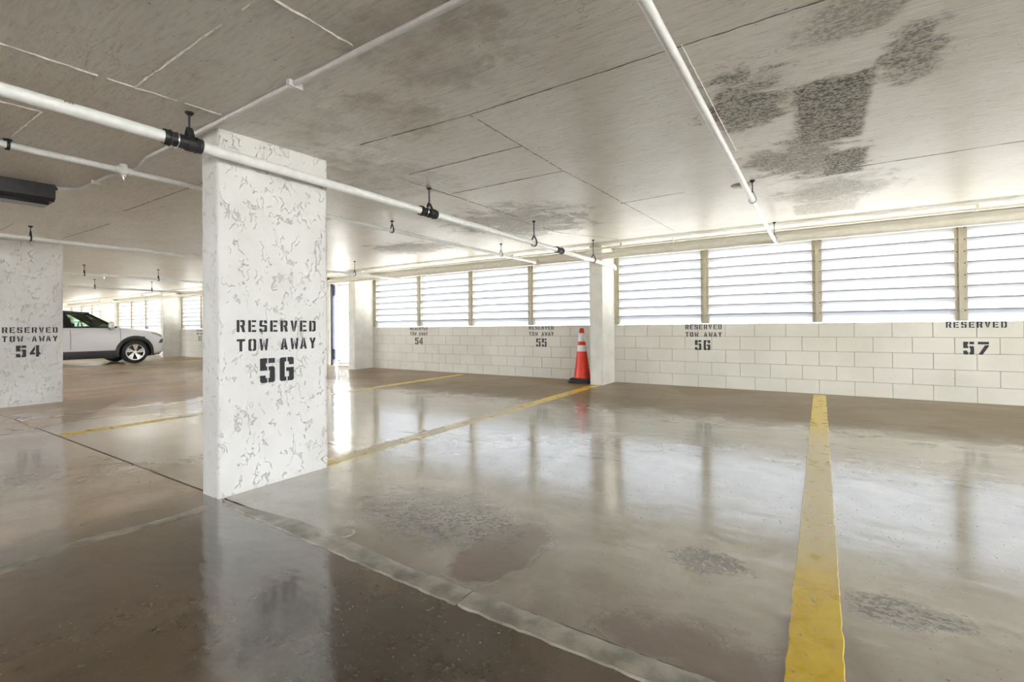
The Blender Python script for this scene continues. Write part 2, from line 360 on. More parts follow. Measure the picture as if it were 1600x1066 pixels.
# ------------------------------------------------------------------ stencil lettering
G = {
 'R': [[(0, 0), (2, 0), (2, 10), (0, 10)], [(2.6, 10), (5.2, 10), (6, 9.2), (6, 5.7), (5.3, 5), (6.2, 0), (4.1, 0), (3.2, 4.2), (2.6, 4.2), (2.6, 5.8), (4.1, 5.8), (4.1, 8.4), (2.6, 8.4)]],
 'E': [[(0, 0), (2, 0), (2, 10), (0, 10)], [(2.6, 8.3), (6, 8.3), (6, 10), (2.6, 10)], [(2.6, 4.3), (5.2, 4.3), (5.2, 5.9), (2.6, 5.9)], [(2.6, 0), (6, 0), (6, 1.7), (2.6, 1.7)]],
 'S': [[(2.7, 10), (.8, 10), (0, 9.2), (0, 5.2), (.8, 4.4), (4, 4.4), (4, 1.6), (3.4, 1.6), (3.4, 0), (5.2, 0), (6, .8), (6, 5.2), (5.2, 6), (2, 6), (2, 8.4), (2.7, 8.4)],
       [(3.4, 10), (5.2, 10), (6, 9.2), (6, 7.2), (4, 7.2), (4, 8.4), (3.4, 8.4)], [(2.7, 0), (.8, 0), (0, .8), (0, 2.8), (2, 2.8), (2, 1.6), (2.7, 1.6)]],
 'V': [[(0, 10), (2.1, 10), (2.8, 4.2), (2.8, 0), (2.2, 0)], [(6, 10), (4.1, 10), (3.4, 4.2), (3.4, 0), (3.9, 0)]],
 'D': [[(0, 0), (2, 0), (2, 10), (0, 10)], [(2.6, 10), (5, 10), (6, 9), (6, 1), (5, 0), (2.6, 0), (2.6, 1.6), (4, 1.6), (4, 8.4), (2.6, 8.4)]],
 'T': [[(0, 10), (6, 10), (6, 8.2), (4, 8.2), (4, 0), (2, 0), (2, 8.2), (0, 8.2)]],
 'O': [[(2.7, 10), (1, 10), (0, 9), (0, 1), (1, 0), (2.7, 0), (2.7, 1.6), (2, 1.6), (2, 8.4), (2.7, 8.4)], [(3.3, 10), (5, 10), (6, 9), (6, 1), (5, 0), (3.3, 0), (3.3, 1.6), (4, 1.6), (4, 8.4), (3.3, 8.4)]],
 'W': [[(0, 10), (1.8, 10), (2.2, 3.6), (3.15, 8.6), (3.15, 4.6), (2.5, 0), (1.1, 0)], [(7, 10), (5.2, 10), (4.8, 3.6), (3.85, 8.6), (3.85, 4.6), (4.5, 0), (5.9, 0)]],
 'A': [[(0, 0), (1.9, 0), (2.75, 6), (2.75, 10), (2.1, 10)], [(3.3, 10), (4, 10), (6.1, 0), (4.2, 0), (3.85, 2), (2.6, 2), (2.8, 3.6), (3.5, 3.6), (3.3, 4.8)]],
 'Y': [[(0, 10), (2, 10), (3, 6.6), (4, 10), (6, 10), (4, 4.4), (4, 0), (2, 0), (2, 4.4)]],
 'P': [[(0, 0), (1.6, 0), (1.6, 10), (0, 10)], [(2, 10), (5, 10), (6, 9), (6, 5.4), (5, 4.4), (2, 4.4), (2, 5.8), (4.4, 5.8), (4.4, 8.6), (2, 8.6)]],
 'C': [[(6, 10), (1, 10), (0, 9), (0, 1), (1, 0), (6, 0), (6, 1.7), (1.8, 1.7), (1.8, 8.3), (6, 8.3)]],
 '5': [[(2.8, 10), (0, 10), (0, 5), (2.8, 5), (2.8, 6.6), (2.3, 6.6), (2.3, 8), (2.8, 8)], [(3.4, 8), (6, 8), (6, 10), (3.4, 10)],
       [(3.4, 6.6), (5.4, 6.6), (6, 6), (6, .6), (5.4, 0), (3.4, 0), (3.4, 1.9), (3.9, 1.9), (3.9, 5), (3.4, 5)], [(2.8, 0), (.6, 0), (0, .6), (0, 3), (2.2, 3), (2.2, 1.9), (2.8, 1.9)]],
 '6': [[(2.8, 10), (.6, 10), (0, 9.4), (0, .6), (.6, 0), (2.8, 0), (2.8, 1.8), (2.1, 1.8), (2.1, 8.2), (2.8, 8.2)], [(3.4, 10), (5.5, 10), (6.1, 9.4), (6.1, 6.9), (4, 6.9), (4, 8.2), (3.4, 8.2)],
       [(2.8, 5.7), (6.1, 5.7), (6.1, .6), (5.5, 0), (3.4, 0), (3.4, 1.8), (4, 1.8), (4, 4.1), (2.8, 4.1)]],
 '4': [[(3.2, 9.6), (3.2, 6.2), (2.2, 3.8), (3.2, 3.8), (3.2, 2), (0, 2), (0, 3.4)], [(3.8, 10), (5.7, 10), (5.7, 3.8), (6.5, 3.8), (6.5, 2), (5.7, 2), (5.7, 0), (3.8, 0)]],
 '7': [[(0, 8), (6, 8), (6, 10), (0, 10)], [(6, 7.4), (3.9, 7.4), (.2, 0), (2.5, 0), (6, 6.6)]],
 '3': [[(2.8, 10), (.6, 10), (0, 9.4), (0, 7.2), (2.2, 7.2), (2.2, 8.2), (2.8, 8.2)],
       [(3.4, 10), (5.4, 10), (6, 9.4), (6, 5.8), (5.4, 5), (6, 4.2), (6, .6), (5.4, 0), (3.4, 0), (3.4, 1.8), (3.9, 1.8), (3.9, 4.2), (2.4, 4.2), (2.4, 5.8), (3.9, 5.8), (3.9, 8.2), (3.4, 8.2)],
       [(2.8, 0), (.6, 0), (0, .6), (0, 2.8), (2.2, 2.8), (2.2, 1.8), (2.8, 1.8)]],
}
def stencil(text, to3, u0, v0, cw, chh, adv, parent, mat='ink', slope=0.):
    b = MB()
    for i, ch in enumerate(text):
        if ch == ' ': continue
        for poly in G[ch]:
            b.prism([(u0+i*adv+x*cw/6, v0+y*chh/10+slope*(i*adv)) for x, y in poly], to3, .0012)
    o = b.build('lettering', mat, parent)
    o['label'] = 'black stencilled lettering reading '+text
    return o
def stall_sign(to3, u0, zt, num, parent, mat='ink', tow=True, numdx=.145):
    stencil('RESERVED', to3, u0, zt-.075, .0495, .075, .0708, parent, mat)
    if tow: stencil('TOW AWAY', to3, u0, zt-.195, .0495, .076, .0708, parent, mat)
    stencil(num, to3, u0+numdx, zt-.405, .098, .158, .132, parent, mat)

# ================================================================== THE SETTING
# ------------------------------------------------------------------ floor slabs
lo = lambda y: fz(y)-.25
fl = tag(MB().slope_box(XL, XR, 1.450, 8.22, lo, fz).build('floor', 'stall'), 'glossy grey-tan concrete floor slab under the parking stalls', 'floor', kind='structure')
fa = tag(MB().slope_box(XS, XR, YB, 1.436, lo, lambda y: fz(y)-.001).slope_box(XL, XS, YS, 1.436, lo, lambda y: fz(y)-.001).build('floor_aisle', 'aisle'), 'dark brown wet-looking concrete floor of the driving aisle', 'floor', kind='structure')
MB().slope_box(XL, XR, 1.434, 1.452, lo, lambda y: fz(y)-.006).build('joint_filler', 'joint', fl)
def ragged_strip(x0, x1, ylo, yhi, h, step, amp, seed):
    rr = random.Random(seed); b = MB(); xs = []; x = x0
    while x < x1: xs.append(x); x += step*rr.uniform(.7, 1.3)
    xs.append(x1); rows = []
    for x in xs:
        a = ylo(x)+rr.uniform(-amp, amp); c = yhi(x)+rr.uniform(-amp, amp); hh = h*rr.uniform(.7, 1.2)
        rows.append([(x, a, fz(a)-.002), (x, a+.006, fz(a)+hh*.8), (x, (a+c)/2, fz(a)+hh), (x, c-.012, fz(c)+hh*.8), (x, c, fz(c)-.002)])
    vs = [p for r in rows for p in r]; fs = []
    for i in range(len(rows)-1):
        for j in range(4): fs.append((i*5+j, i*5+j+1, i*5+5+j+1, i*5+5+j))
    fs += [tuple(range(5)), tuple(range(len(vs)-1, len(vs)-6, -1))]
    return b.add(vs, fs)
for k, (x0, x1) in enumerate(((-2.93, -1.13), (-1.125, 1.4), (1.405, 4.6), (4.605, 8.))):
    ragged_strip(x0, x1, lambda x: 1.34+.045*max(0, min(1, (-1.2-x)/1.7)), lambda x: 1.452+.04*max(0, min(1, (-1.5-x)/.5))-.06*max(0, min(1, (-2.3-x)/.6)), .007, .03, .004, k).build('patch_strip', 'strip', fl, smooth=True)
b = MB()                                           # long low mortar ridge across the aisle at the column line
rr = random.Random(3)
for k in range(60):
    y0 = 1.33-k*.04; x = -2.96+.03*math.sin(k*.35)+rr.uniform(-.006, .006); w = .055*(1 if k < 22 else .7)
    if k: b.add([pa, pb, pc, (x-w, y0, fz(y0)-.002), (x, y0, fz(y0)+.003), (x+w, y0, fz(y0)-.002)], [(0, 1, 4, 3), (1, 2, 5, 4)])
    pa, pb, pc = (x-w, y0, fz(y0)-.002), (x, y0, fz(y0)+.003), (x+w, y0, fz(y0)-.002)
b.build('mortar_ridge', 'strip', fa, smooth=True)
b = MB().torus((-1.985, 1.515, fz(1.5)), .045, .006, 'z', 18, 6); b.build('core_ring', 'strip', fl, smooth=True)

# ------------------------------------------------------------------ ceiling
ce = tag(MB().slope_box(XS, XR, YB, 8.24, cz, lambda y: cz(y)+.25).slope_box(XL, XS, YS, 8.24, cz, lambda y: cz(y)+.25).build('ceiling', 'ceiling'), 'stained glossy painted concrete ceiling with form-board seams', 'ceiling', kind='structure')
def seam(pts, w, h, mat, name, seed=1, gap=.0):
    rr = random.Random(seed); b = MB(); P = []
    for (a, c) in zip(pts[:-1], pts[1:]):
        a, c = Vector((*a, 0)), Vector((*c, 0)); n = max(2, int((c-a).length/.035))
        for i in range(n): P.append(a+(c-a)*i/n)
    P.append(Vector((*pts[-1], 0))); d = (P[-1]-P[0]).normalized(); s = Vector((-d.y, d.x, 0)); prev = None
    for p in P:
        ww = w*rr.uniform(.45, 1.35); hh = h*rr.uniform(.4, 1.3); q = p+s*rr.uniform(-.4, .4)*w
        l, m_, r_ = q-s*ww, q, q+s*ww
        cur = [(l.x, l.y, cz(l.y)+.001), (m_.x, m_.y, cz(m_.y)-hh), (r_.x, r_.y, cz(r_.y)+.001)]
        if prev and rr.random() >= gap: b.add(prev+cur, [(0, 1, 4, 3), (1, 2, 5, 4)])
        prev = cur
    o = b.build(name, mat, ce); return o
fins = [((-2.83, -1.5), (-2.83, .94)), ((-2.83, .94), (-2.815, 1.34)), ((-2.83, .94), (-.4, .93)), ((-1.645, .55), (-1.665, 1.32)), ((-4.15, .76), (-3.55, .765)), ((-3.55, -.6), (-3.55, .76)), ((-.5, 2.13), (-.503, 3.75))]
for k, p in enumerate(fins): seam(p, .005 if k < 6 else .003, .006, 'fin', 'seam_fin', k, .06)
for k, p in enumerate([((-2.57, 2.10), (-1.69, 2.16), (1.9, 2.13)), ((-1.69, 2.16), (-1.73, 3.43), (-1.72, 4.0)), ((-2.9, 3.42), (-1.73, 3.43)), ((-2.78, 2.76), (-1.71, 2.76)), ((-2.92, 2.82), (-2.965, 4.7)),
                       ((-1.75, 4.79), (-1.09, 4.73)), ((.2, 4.79), (3.2, 4.77)), ((-8.4, 2.01), (-6.85, 2.04)), ((-8.3, 1.41), (-7.6, 1.405)), ((-6.0, 1.9), (-3.3, 1.9)), ((-7.2, 3.4), (-4.5, 3.42)), ((-1.72, 4.0), (-1.72, 6.9)),
                       ((-3.05, 4.7), (-3.05, 5.9), (-2.6, 7.0))]):
    seam(p, .006, .003, 'groove', 'form_seam', 20+k, .03)

# ------------------------------------------------------------------ walls
def block_bay(parent, x0, x1, ref, proto):
    for c in range(5):
        zt = SILL-.2032*c; off = ref+(.2032 if c % 2 else 0); k = math.floor((x0-off)/.4064)
        while off+k*.4064 < x1-.02:
            a, e = max(x0, off+k*.4064), min(x1, off+(k+1)*.4064); k += 1
            if e-a < .03: continue
            if abs(e-a-.4064) < .002: o = inst(proto, 'block', ((a+e)/2, D+random.uniform(0, .0015), zt-.1016), parent)
            else:
                w = (e-a)/2-.0028
                o = MB().cbox(-w, w, 0, .19, -.0990, .0990, .003).build('block', 'block', parent); o.location = ((a+e)/2, D+.0005, zt-.1016)
wb = tag(MB().build('wall_back', 'mortar'), 'white-painted concrete block parapet wall below the louvres', 'wall', kind='structure')
wb.data.clear_geometry()
bb = MB()
for x0, x1 in ((-3.05, 3.22), (-9.33, -3.28), (-19.82, -11.25)): bb.box(x0, x1, D+.005, D+.195, -.2, SILL-.006)
me = wb.data; me.from_pydata(bb.v, [], bb.f); me.materials.clear(); me.materials.append(M['mortar'])
proto = MB().cbox(-.2004, .2004, 0, .19, -.0990, .0990, .003).build('block', 'block', wb); proto.location = (-.0282+.2032, D, SILL-.1016)
block_bay(wb, -3.05, 3.22, -.0282, proto); block_bay(wb, -9.33, -3.28, -7.161, proto); block_bay(wb, -19.82, -11.25, -19.82, proto)
dup = [o for o in wb.children if o is not proto and (o.location-proto.location).length < .01]
for o in dup: bpy.data.objects.remove(o)
b = MB().box(XL, -19.82, D, D+.195, -.2, SILL-.002).box(3.22, XR, D, D+.195, -.2, SILL-.002); b.build('parapet_extension', 'wallpaint', wb)
tag(MB().box(XL, XR, D+.0, D+.2, LTOP+.012, 2.6).build('trim_1', 'wallpaint'), 'cream header beam above the louvres', 'trim', kind='structure')
tag(MB().box(XL-.2, XL, YS, 8.2, -.4, 2.7).build('wall_left', 'wallpaint'), 'cream end wall far down the garage', 'wall', kind='structure')
tag(MB().box(XR, XR+.2, 4.2, 8.2, -.4, 2.7).box(XR, XR+.2, YB, -5.5, -.5, 2.4).build('wall_right', 'wallpaint'), 'unseen cream end wall at the right, its gap shaped for daylight', 'wall', kind='structure')  # unseen wall pieces, gap sized to steer the side light
b = MB().box(XS, XR, YB-.2, YB, -.5, 1.52).box(XL, XS, YS-.2, YS, -.4, .60).box(XS-.2, XS, YB, YS, -.5, 2.3)  # unseen parapets and return wall, added to admit and limit daylight
for k in range(5): b.box(XL+1+k*6.2, XL+1.3+k*6.2, YS-.2, YS, .4, 2.1)
tag(b.build('wall_front', 'wallpaint'), 'unseen parapet walls behind the camera, openings shaped for daylight', 'wall', kind='structure')
lawn = MB().add([(-120, -120, -.35), (120, -120, -.35), (120, 120, -.35), (-120, 120, -.35)], [(0, 1, 2, 3)]).build('ground', 'lawn'); tag(lawn, 'pale paving around the building', 'ground', kind='structure')

# ------------------------------------------------------------------ louvre windows
NW = [0]; SLAT = {}; EDGE_LINE = {}
WLAB = ['louvre bank right of the cone pier, above its corner', 'louvre bank directly right of the mullion over wall sign 56', 'louvre bank over the wide yellow line, left of wall sign 57', 'louvre bank at the right edge of the photo above wall sign 57',
        'leftmost louvre bank of the bay between gate and cone pier', 'louvre bank starting over wall sign 54', 'louvre bank left of the one over wall sign 55', 'louvre bank between wall sign 55 and the cone pier']
def louvre(x0, x1, detail=True, post=True):
    NW[0] += 1
    w = empty('window_%d' % NW[0], (x0, D+.03, SILL)); tag(w, WLAB[NW[0]-1] if NW[0] <= 8 else 'small far-off white louvre bank down the garage beyond the gate', 'window', None if NW[0] <= 8 else 'far louvre banks', 'structure')
    L = x1-x0; pitch = (LTOP-SILL)/8; key = round(L, 3)
    for k in range(8):
        zt = (k+1)*pitch
        if key not in SLAT:
            g = [(.0, .0), (.006, .010), (.018, .010), (.118, -.126), (.108, -.132), (.010, -.002)]
            m = MB(); a, e = .055, L-.055; n = len(g)
            m.add([(a, y, z) for y, z in g]+[(e, y, z) for y, z in g], [tuple(range(n-1, -1, -1)), tuple(range(n, 2*n))]+[(i, (i+1) % n, (i+1) % n+n, i+n) for i in range(n)])
            SLAT[key] = m.build('slat', 'slat', w); o = SLAT[key]
            EDGE_LINE[key] = MB().cbox(a, e, -.006, .010, -.002, .013, .002).build('drawn_edge_line', 'edge_line', o)  # dark strip added so each slat's line stays visible when overexposed
        else:
            o = inst(SLAT[key], 'slat', (0, 0, 0), w); inst(EDGE_LINE[key], 'drawn_edge_line', (0, 0, 0), o)
        o.location = (0, random.uniform(-.002, .002), zt-.004); o.rotation_euler = (R(random.uniform(-1.5, 1.5)), 0, 0)
    for sx in (.018, L-.060):
        MB().box(sx, sx+.042, -.004, .10, 0, LTOP-SILL).build('bracket_strip', 'tan', w)
    if detail:
        m = MB()
        for k in range(8):
            for sx in (.030, L-.048):
                z = (k+1)*pitch-.012
                if z < LTOP-SILL-.03: m.cbox(sx-.006, sx+.024, -.014, -.002, z-.014, z+.010, .003)
        m.build('slat_clips', 'clad' if False else 'tan', w)
        m = MB()
        for k in range(8):
            for sx in (.036, L-.036): m.lathe([(.0, -.018), (.007, -.016), (.007, -.012)], (sx, 0, (k+1)*pitch-.014), 'y', 8)
        m.build('pivot_bolts', 'clad', w)
    if post: MB().box(-.022, .022, -.022, .12, 0, LTOP-SILL+.01).build('mullion', 'tan', w)
    MB().box(0, L, .0, .09, LTOP-SILL, LTOP-SILL+.014).build('head_rail', 'tan', w)
    return w
for a, e in ((-3.03, -1.55), (-1.55, -.044), (-.044, 1.467), (1.467, 2.978), (-9.31, -7.792), (-7.792, -6.275), (-6.275, -4.78), (-4.78, -3.29)): louvre(a, e)
for k in range(4): louvre(-19.77+1.48*k, -19.77+1.48*(k+1))
for k in range(4): louvre(-25.90+1.46*k, -25.90+1.46*(k+1))
for k in range(4): louvre(-32.1+1.46*k, -32.1+1.46*(k+1), False)
for k in range(4): louvre(-38.3+1.46*k, -38.3+1.46*(k+1), False)
for k in range(4): louvre(3.25+1.5*k, 3.25+1.5*(k+1), False)

# ------------------------------------------------------------------ wall piers
pier_x = [(3.22, 'cream concrete wall pier at the right end beyond stall 57'), (-3.05, 'cream concrete wall pier right behind the traffic cone'), (-9.33, 'cream concrete wall pier beside the white louvred gate'),
          (-19.82, 'cream wall pier behind the nose of the white car'), (-25.95, 'cream wall pier seen above the bonnet of the white car'), (-32.15, 'farthest cream wall pier behind the white car')]
for x, lab in pier_x:
    o = MB().box(-.23, 0, 7.43, D+.2, -.1, cz(7.43)+.004)
    v = []
    b = bmesh.new()
    for p in o.v: b.verts.new(p)
    b.verts.ensure_lookup_table()
    for f_ in o.f: b.faces.new([b.verts[i] for i in f_])
    bmesh.ops.bevel(b, geom=[e for e in b.edges if abs(e.verts[0].co.z-e.verts[1].co.z) > 1], offset=.012, segments=2, affect='EDGES')
    me = bpy.data.meshes.new('wall_pier'); b.to_mesh(me); b.free(); me.materials.append(M['pier'])
    q = bpy.data.objects.new('wall_pier', me); q.location = (x, 0, 0); COL.objects.link(q); tag(q, lab, 'pier', 'wall piers')
tag(MB().box(-13.78, -11.03, D-.0, D+.2, -.2, 2.6).box(-13.9, -13.78, D-.3, D+.2, -.2, 2.4).build('wall_gate', 'wallpaint'), 'plain cream wall piece between gate and louvres', 'wall', kind='structure')

# ------------------------------------------------------------------ gate
g = empty('door_1', (-9.58, D+.05, fz(8))); tag(g, 'white louvred gate leaf standing beside the wall pier', 'gate', kind='structure')
gw = 1.22
MB().cbox(-.05, 0, 0, .045, .02, 2.16, .004).build('stile', 'gatewhite', g); MB().cbox(-gw, -gw+.05, 0, .045, .02, 2.16, .004).build('stile', 'gatewhite', g)
MB().cbox(-gw+.05, -.05, 0, .045, .02, .10, .004).build('rail', 'gatewhite', g); MB().cbox(-gw+.05, -.05, 0, .045, 2.09, 2.16, .004).build('rail', 'gatewhite', g)
sl = MB().add([(-gw+.05, 0, .045), (-.05, 0, .045), (-.05, .04, 0), (-gw+.05, .04, 0), (-gw+.05, .006, .045), (-.05, .006, .045), (-.05, .046, 0), (-gw+.05, .046, 0)],
              [(0, 1, 2, 3), (7, 6, 5, 4), (0, 4, 5, 1), (1, 5, 6, 2), (2, 6, 7, 3), (3, 7, 4, 0)])
s0 = sl.build('slat', 'gatewhite', g); s0.location = (0, 0, .105)
for k in range(1, 39): inst(s0, 'slat', (0, 0, .105+k*.051), g)
p = empty('gate_post', (-10.93, D+.02, fz(8))); tag(p, 'dark navy gate post left of the white louvred gate', 'post')
MB().cbox(-.05, .05, -.05, .05, -.02, 2.2, .006).build('post', 'navy', p)
for z in (.16, 1.85): MB().cbox(.05, .09, -.03, .03, z, z+.28, .005).build('hinge', 'navy', p)
tag(MB().cbox(-11.25, -9.55, D-.02, D+.2, -.2, fz(8)+.012, .004).build('trim_2', 'pier'), 'low concrete threshold under the gate', 'trim', kind='structure')

# ------------------------------------------------------------------ stuccoed columns
def column(x1, lab, grp):
    x0, y0, y1 = x1-.207, 1.418, 2.172
    b = bmesh.new(); z0, z1 = -.02, cz(2.2)+.01; nz = 100
    ring = []
    def seg(a, c, n): return [(a[0]+(c[0]-a[0])*i/n, a[1]+(c[1]-a[1])*i/n) for i in range(n)]
    ch = .012
    pts = seg((x0+ch, y0), (x1-ch, y0), 9)+seg((x1-ch, y0), (x1, y0+ch), 2)+seg((x1, y0+ch), (x1, y1-ch), 34)+seg((x1, y1-ch), (x1-ch, y1), 2)+seg((x1-ch, y1), (x0+ch, y1), 9)+seg((x0+ch, y1), (x0, y1-ch), 2)+seg((x0, y1-ch), (x0, y0+ch), 34)+seg((x0, y0+ch), (x0+ch, y0), 2)
    cx, cy = (x0+x1)/2, (y0+y1)/2
    rows = []
    for k in range(nz+1):
        z = z0+(z1-z0)*k/nz; row = []
        for (x, y) in pts:
            n = mnoise.noise(Vector((x*9, y*9, z*9)))*.0022+mnoise.noise(Vector((x*25+5, y*25, z*25)))*.0012
            ox = (1 if x > cx else -1) if (abs(x-x0) < .013 or abs(x-x1) < .013) else 0; oy = (1 if y > cy else -1) if (abs(y-y0) < .013 or abs(y-y1) < .013) else 0
            row.append(b.verts.new((x-cx+ox*n, y-y0+oy*n, z)))
        rows.append(row)
    m = len(pts)
    for k in range(nz):
        for j in range(m): b.faces.new((rows[k][j], rows[k][(j+1) % m], rows[k+1][(j+1) % m], rows[k+1][j]))
    b.faces.new(list(reversed(rows[0]))); b.faces.new(rows[-1])
    me = bpy.data.meshes.new('shaft'); b.to_mesh(me); b.free(); me.materials.append(M['stucco'])
    for q in me.polygons: q.use_smooth = True
    c = empty('concrete_column', (cx, y0, 0)); tag(c, lab, 'column', grp)
    o = bpy.data.objects.new('shaft', me); COL.objects.link(o); o.parent = c
    return c
def on_col(u, v, w): return (.1035+.0025+w, u-1.418, v)
c56 = column(-3.0236, 'large white stuccoed column stencilled 56 in the foreground', 'stuccoed columns'); stall_sign(on_col, 1.523, 1.084, '56', c56)
c54 = column(-9.0734, 'white stuccoed column stencilled 54 at the left edge', 'stuccoed columns'); stall_sign(on_col, 1.568, 1.078, '54', c54, numdx=.13)
column(3.03, 'white stuccoed column out of frame to the right', 'stuccoed columns'); column(-15.2, 'white stuccoed column hidden beyond the one stencilled 54', 'stuccoed columns')
def on_wall(u, v, w): return (u, D-.001-w, v)
stall_sign(on_wall, -1.845, 1.058, '56', wb, 'fade_ink'); stall_sign(on_wall, 1.316, 1.064, '57', wb, 'ink', tow=False, numdx=.158)
stall_sign(on_wall, -4.805, 1.066, '55', wb, 'fade_ink', numdx=.16); stall_sign(on_wall, -8.043, 1.065, '54', wb, 'fade_ink', numdx=.16)
stall_sign(on_wall, -18.58, 1.06, '53', wb, 'fade_ink')

# ------------------------------------------------------------------ yellow stall lines
def pline(pts, w, lab, seed, h=.0025):
    rr = random.Random(seed); b = MB(); P = []
    for (a, c) in zip(pts[:-1], pts[1:]):
        n = max(2, int(abs(c[1]-a[1])/.05))
        for i in range(n): P.append((a[0]+(c[0]-a[0])*i/n, a[1]+(c[1]-a[1])*i/n))
    P.append(pts[-1]); prev = None
    for (x, y) in P:
        l = x-w/2+rr.uniform(-.003, .003); r_ = x+w/2+rr.uniform(-.003, .003)
        cur = [(l, y, fz(y)-.001), (l+.003, y, fz(y)+h), (r_-.003, y, fz(y)+h), (r_, y, fz(y)-.001)]
        if prev: b.add(prev+cur, [(0, 1, 5, 4), (1, 2, 6, 5), (2, 3, 7, 6)])
        prev = cur
    return tag(b.build('parking_line', 'line'), lab, 'floor marking', 'yellow stall lines')
pline([(-.024, 1.46), (-.026, 7.83)], .150, 'wide worn yellow line running to the wall between signs 56 and 57', 1, .004)
pline([(-3.13, 2.2), (-3.15, 7.36)], .17, 'worn yellow line from the foreground column to the wall pier by the cone', 2)
pline([(-6.20, 1.47), (-6.30, 7.75)], .15, 'yellow line ending at the block wall between signs 54 and 55', 3)
pline([(-16.75, 1.47), (-16.75, 7.75)], .13, 'faint yellow line beside the white car', 4); pline([(-19.75, 1.47), (-19.75, 7.3)], .13, 'yellow line on the far side of the white car', 5)
pline([(3.1, 2.2), (3.1, 7.4)], .16, 'yellow line out of frame to the right of stall 57', 6)

# ------------------------------------------------------------------ pipes under the ceiling
def clevis(parent, x, y, z, r, mat='black', slim=False, tee=False):
    h = MB(); zc = cz(y); rod = .006 if not slim else .0045
    h.tube([(x, y, zc+.002), (x, y, z+r+.045)], rod, 8)
    h.lathe([(.0, zc+.001), (.022, zc+.001), (.022, zc-.006), (.010, zc-.018), (.0, zc-.018)], (x, y, 0), 'z', 12)
    o = h.build('hanger_rod', mat, parent, smooth=True)
    k = MB(); wd = .014 if not slim else .008
    pts = []
    for i in range(25):
        t = -math.pi/2+2*math.pi*i/24; up = max(0, math.sin(t)); pts.append((math.cos(t)*(r+.007)*(1-.45*up**3), math.sin(t)*(r+.007)+up**2*.042))
    for (u, v), (u2, v2) in zip(pts[:-1], pts[1:]):
        f = 1.13
        k.add([(x+u, y-wd, z+v), (x+u, y+wd, z+v), (x+u2, y+wd, z+v2), (x+u2, y-wd, z+v2), (x+u*f, y-wd, z+v*f), (x+u*f, y+wd, z+v*f), (x+u2*f, y+wd, z+v2*f), (x+u2*f, y-wd, z+v2*f)],
              [(0, 1, 2, 3), (7, 6, 5, 4), (0, 4, 5, 1), (2, 6, 7, 3), (1, 5, 6, 2), (3, 7, 4, 0)])
    k.build('clevis_hanger', mat, parent)
def coupling(parent, x, z, y0, y1, r):
    b = MB().lathe([(r+.001, y0), (r+.010, y0), (r+.010, y0+.02), (r+.007, y0+.022), (r+.007, y1-.022), (r+.010, y1-.02), (r+.010, y1), (r+.001, y1)], (x, 0, z), 'y', 24)
    m = (y0+y1)/2
    for q in (y0+.028, y1-.028): b.torus((x, q, z), r+.010, .004, 'y', 24, 6)
    b.build('rubber_coupling', 'black', parent, smooth=True)
def ystrip(name, x, z, y0, y1, r, mat, parent, n=24):
    return MB().tube([(x, y0, z), (x, y1, z)], r, n).build(name, mat, parent, smooth=True)

pv = empty('drain_pipe', (-2.93, 1.2, 2.06)); tag(pv, 'thick white plastic drain pipe with black couplings passing the stencilled column', 'pipe')
def P(o):                                               # parts are built in world coordinates, then hung under the thing
    for c in o.children: c.matrix_parent_inverse = Matrix.Translation(-Vector(o.location))
x, z, r = -2.93, 2.06, .031
MB().tube([(x, -6, z), (x, 7.62, z), (x, 7.68, z-.004), (x, 7.715, z-.022), (x, 7.725, z-.06)], r, 24).build('pipe', 'white_pipe', pv, smooth=True)
MB().lathe([(r, 7.55), (r+.006, 7.55), (r+.006, 7.63), (r, 7.63)], (x, 0, z), 'y', 24).build('elbow_socket', 'white_pipe', pv, smooth=True)
for y in (-2.2, 1.225, 3.15, 5.0, 6.8): clevis(pv, x, y, z, r)
for y0, y1 in ((1.10, 1.285), (3.03, 3.235), (5.57, 5.75)): coupling(pv, x, z, y0, y1, r)
MB().torus((x, 1.16, z), r+.011, .0035, 'y', 24, 6).build('clamp_band', 'chrome', pv, smooth=True); MB().torus((x, 3.10, z), r+.011, .0035, 'y', 24, 6).build('clamp_band', 'chrome', pv, smooth=True)
a = R(38); nx, nz_ = math.cos(a), math.sin(a)
def on_pipe(u, v, w): return (x+nx*(r+.0008+w*.3)-nz_*v, u, z+nz_*(r+.0008+w*.3)+nx*v)
stencil('PVC', on_pipe, .70, -.006, .010, .012, .0125, pv, 'fade_ink')
P(pv)

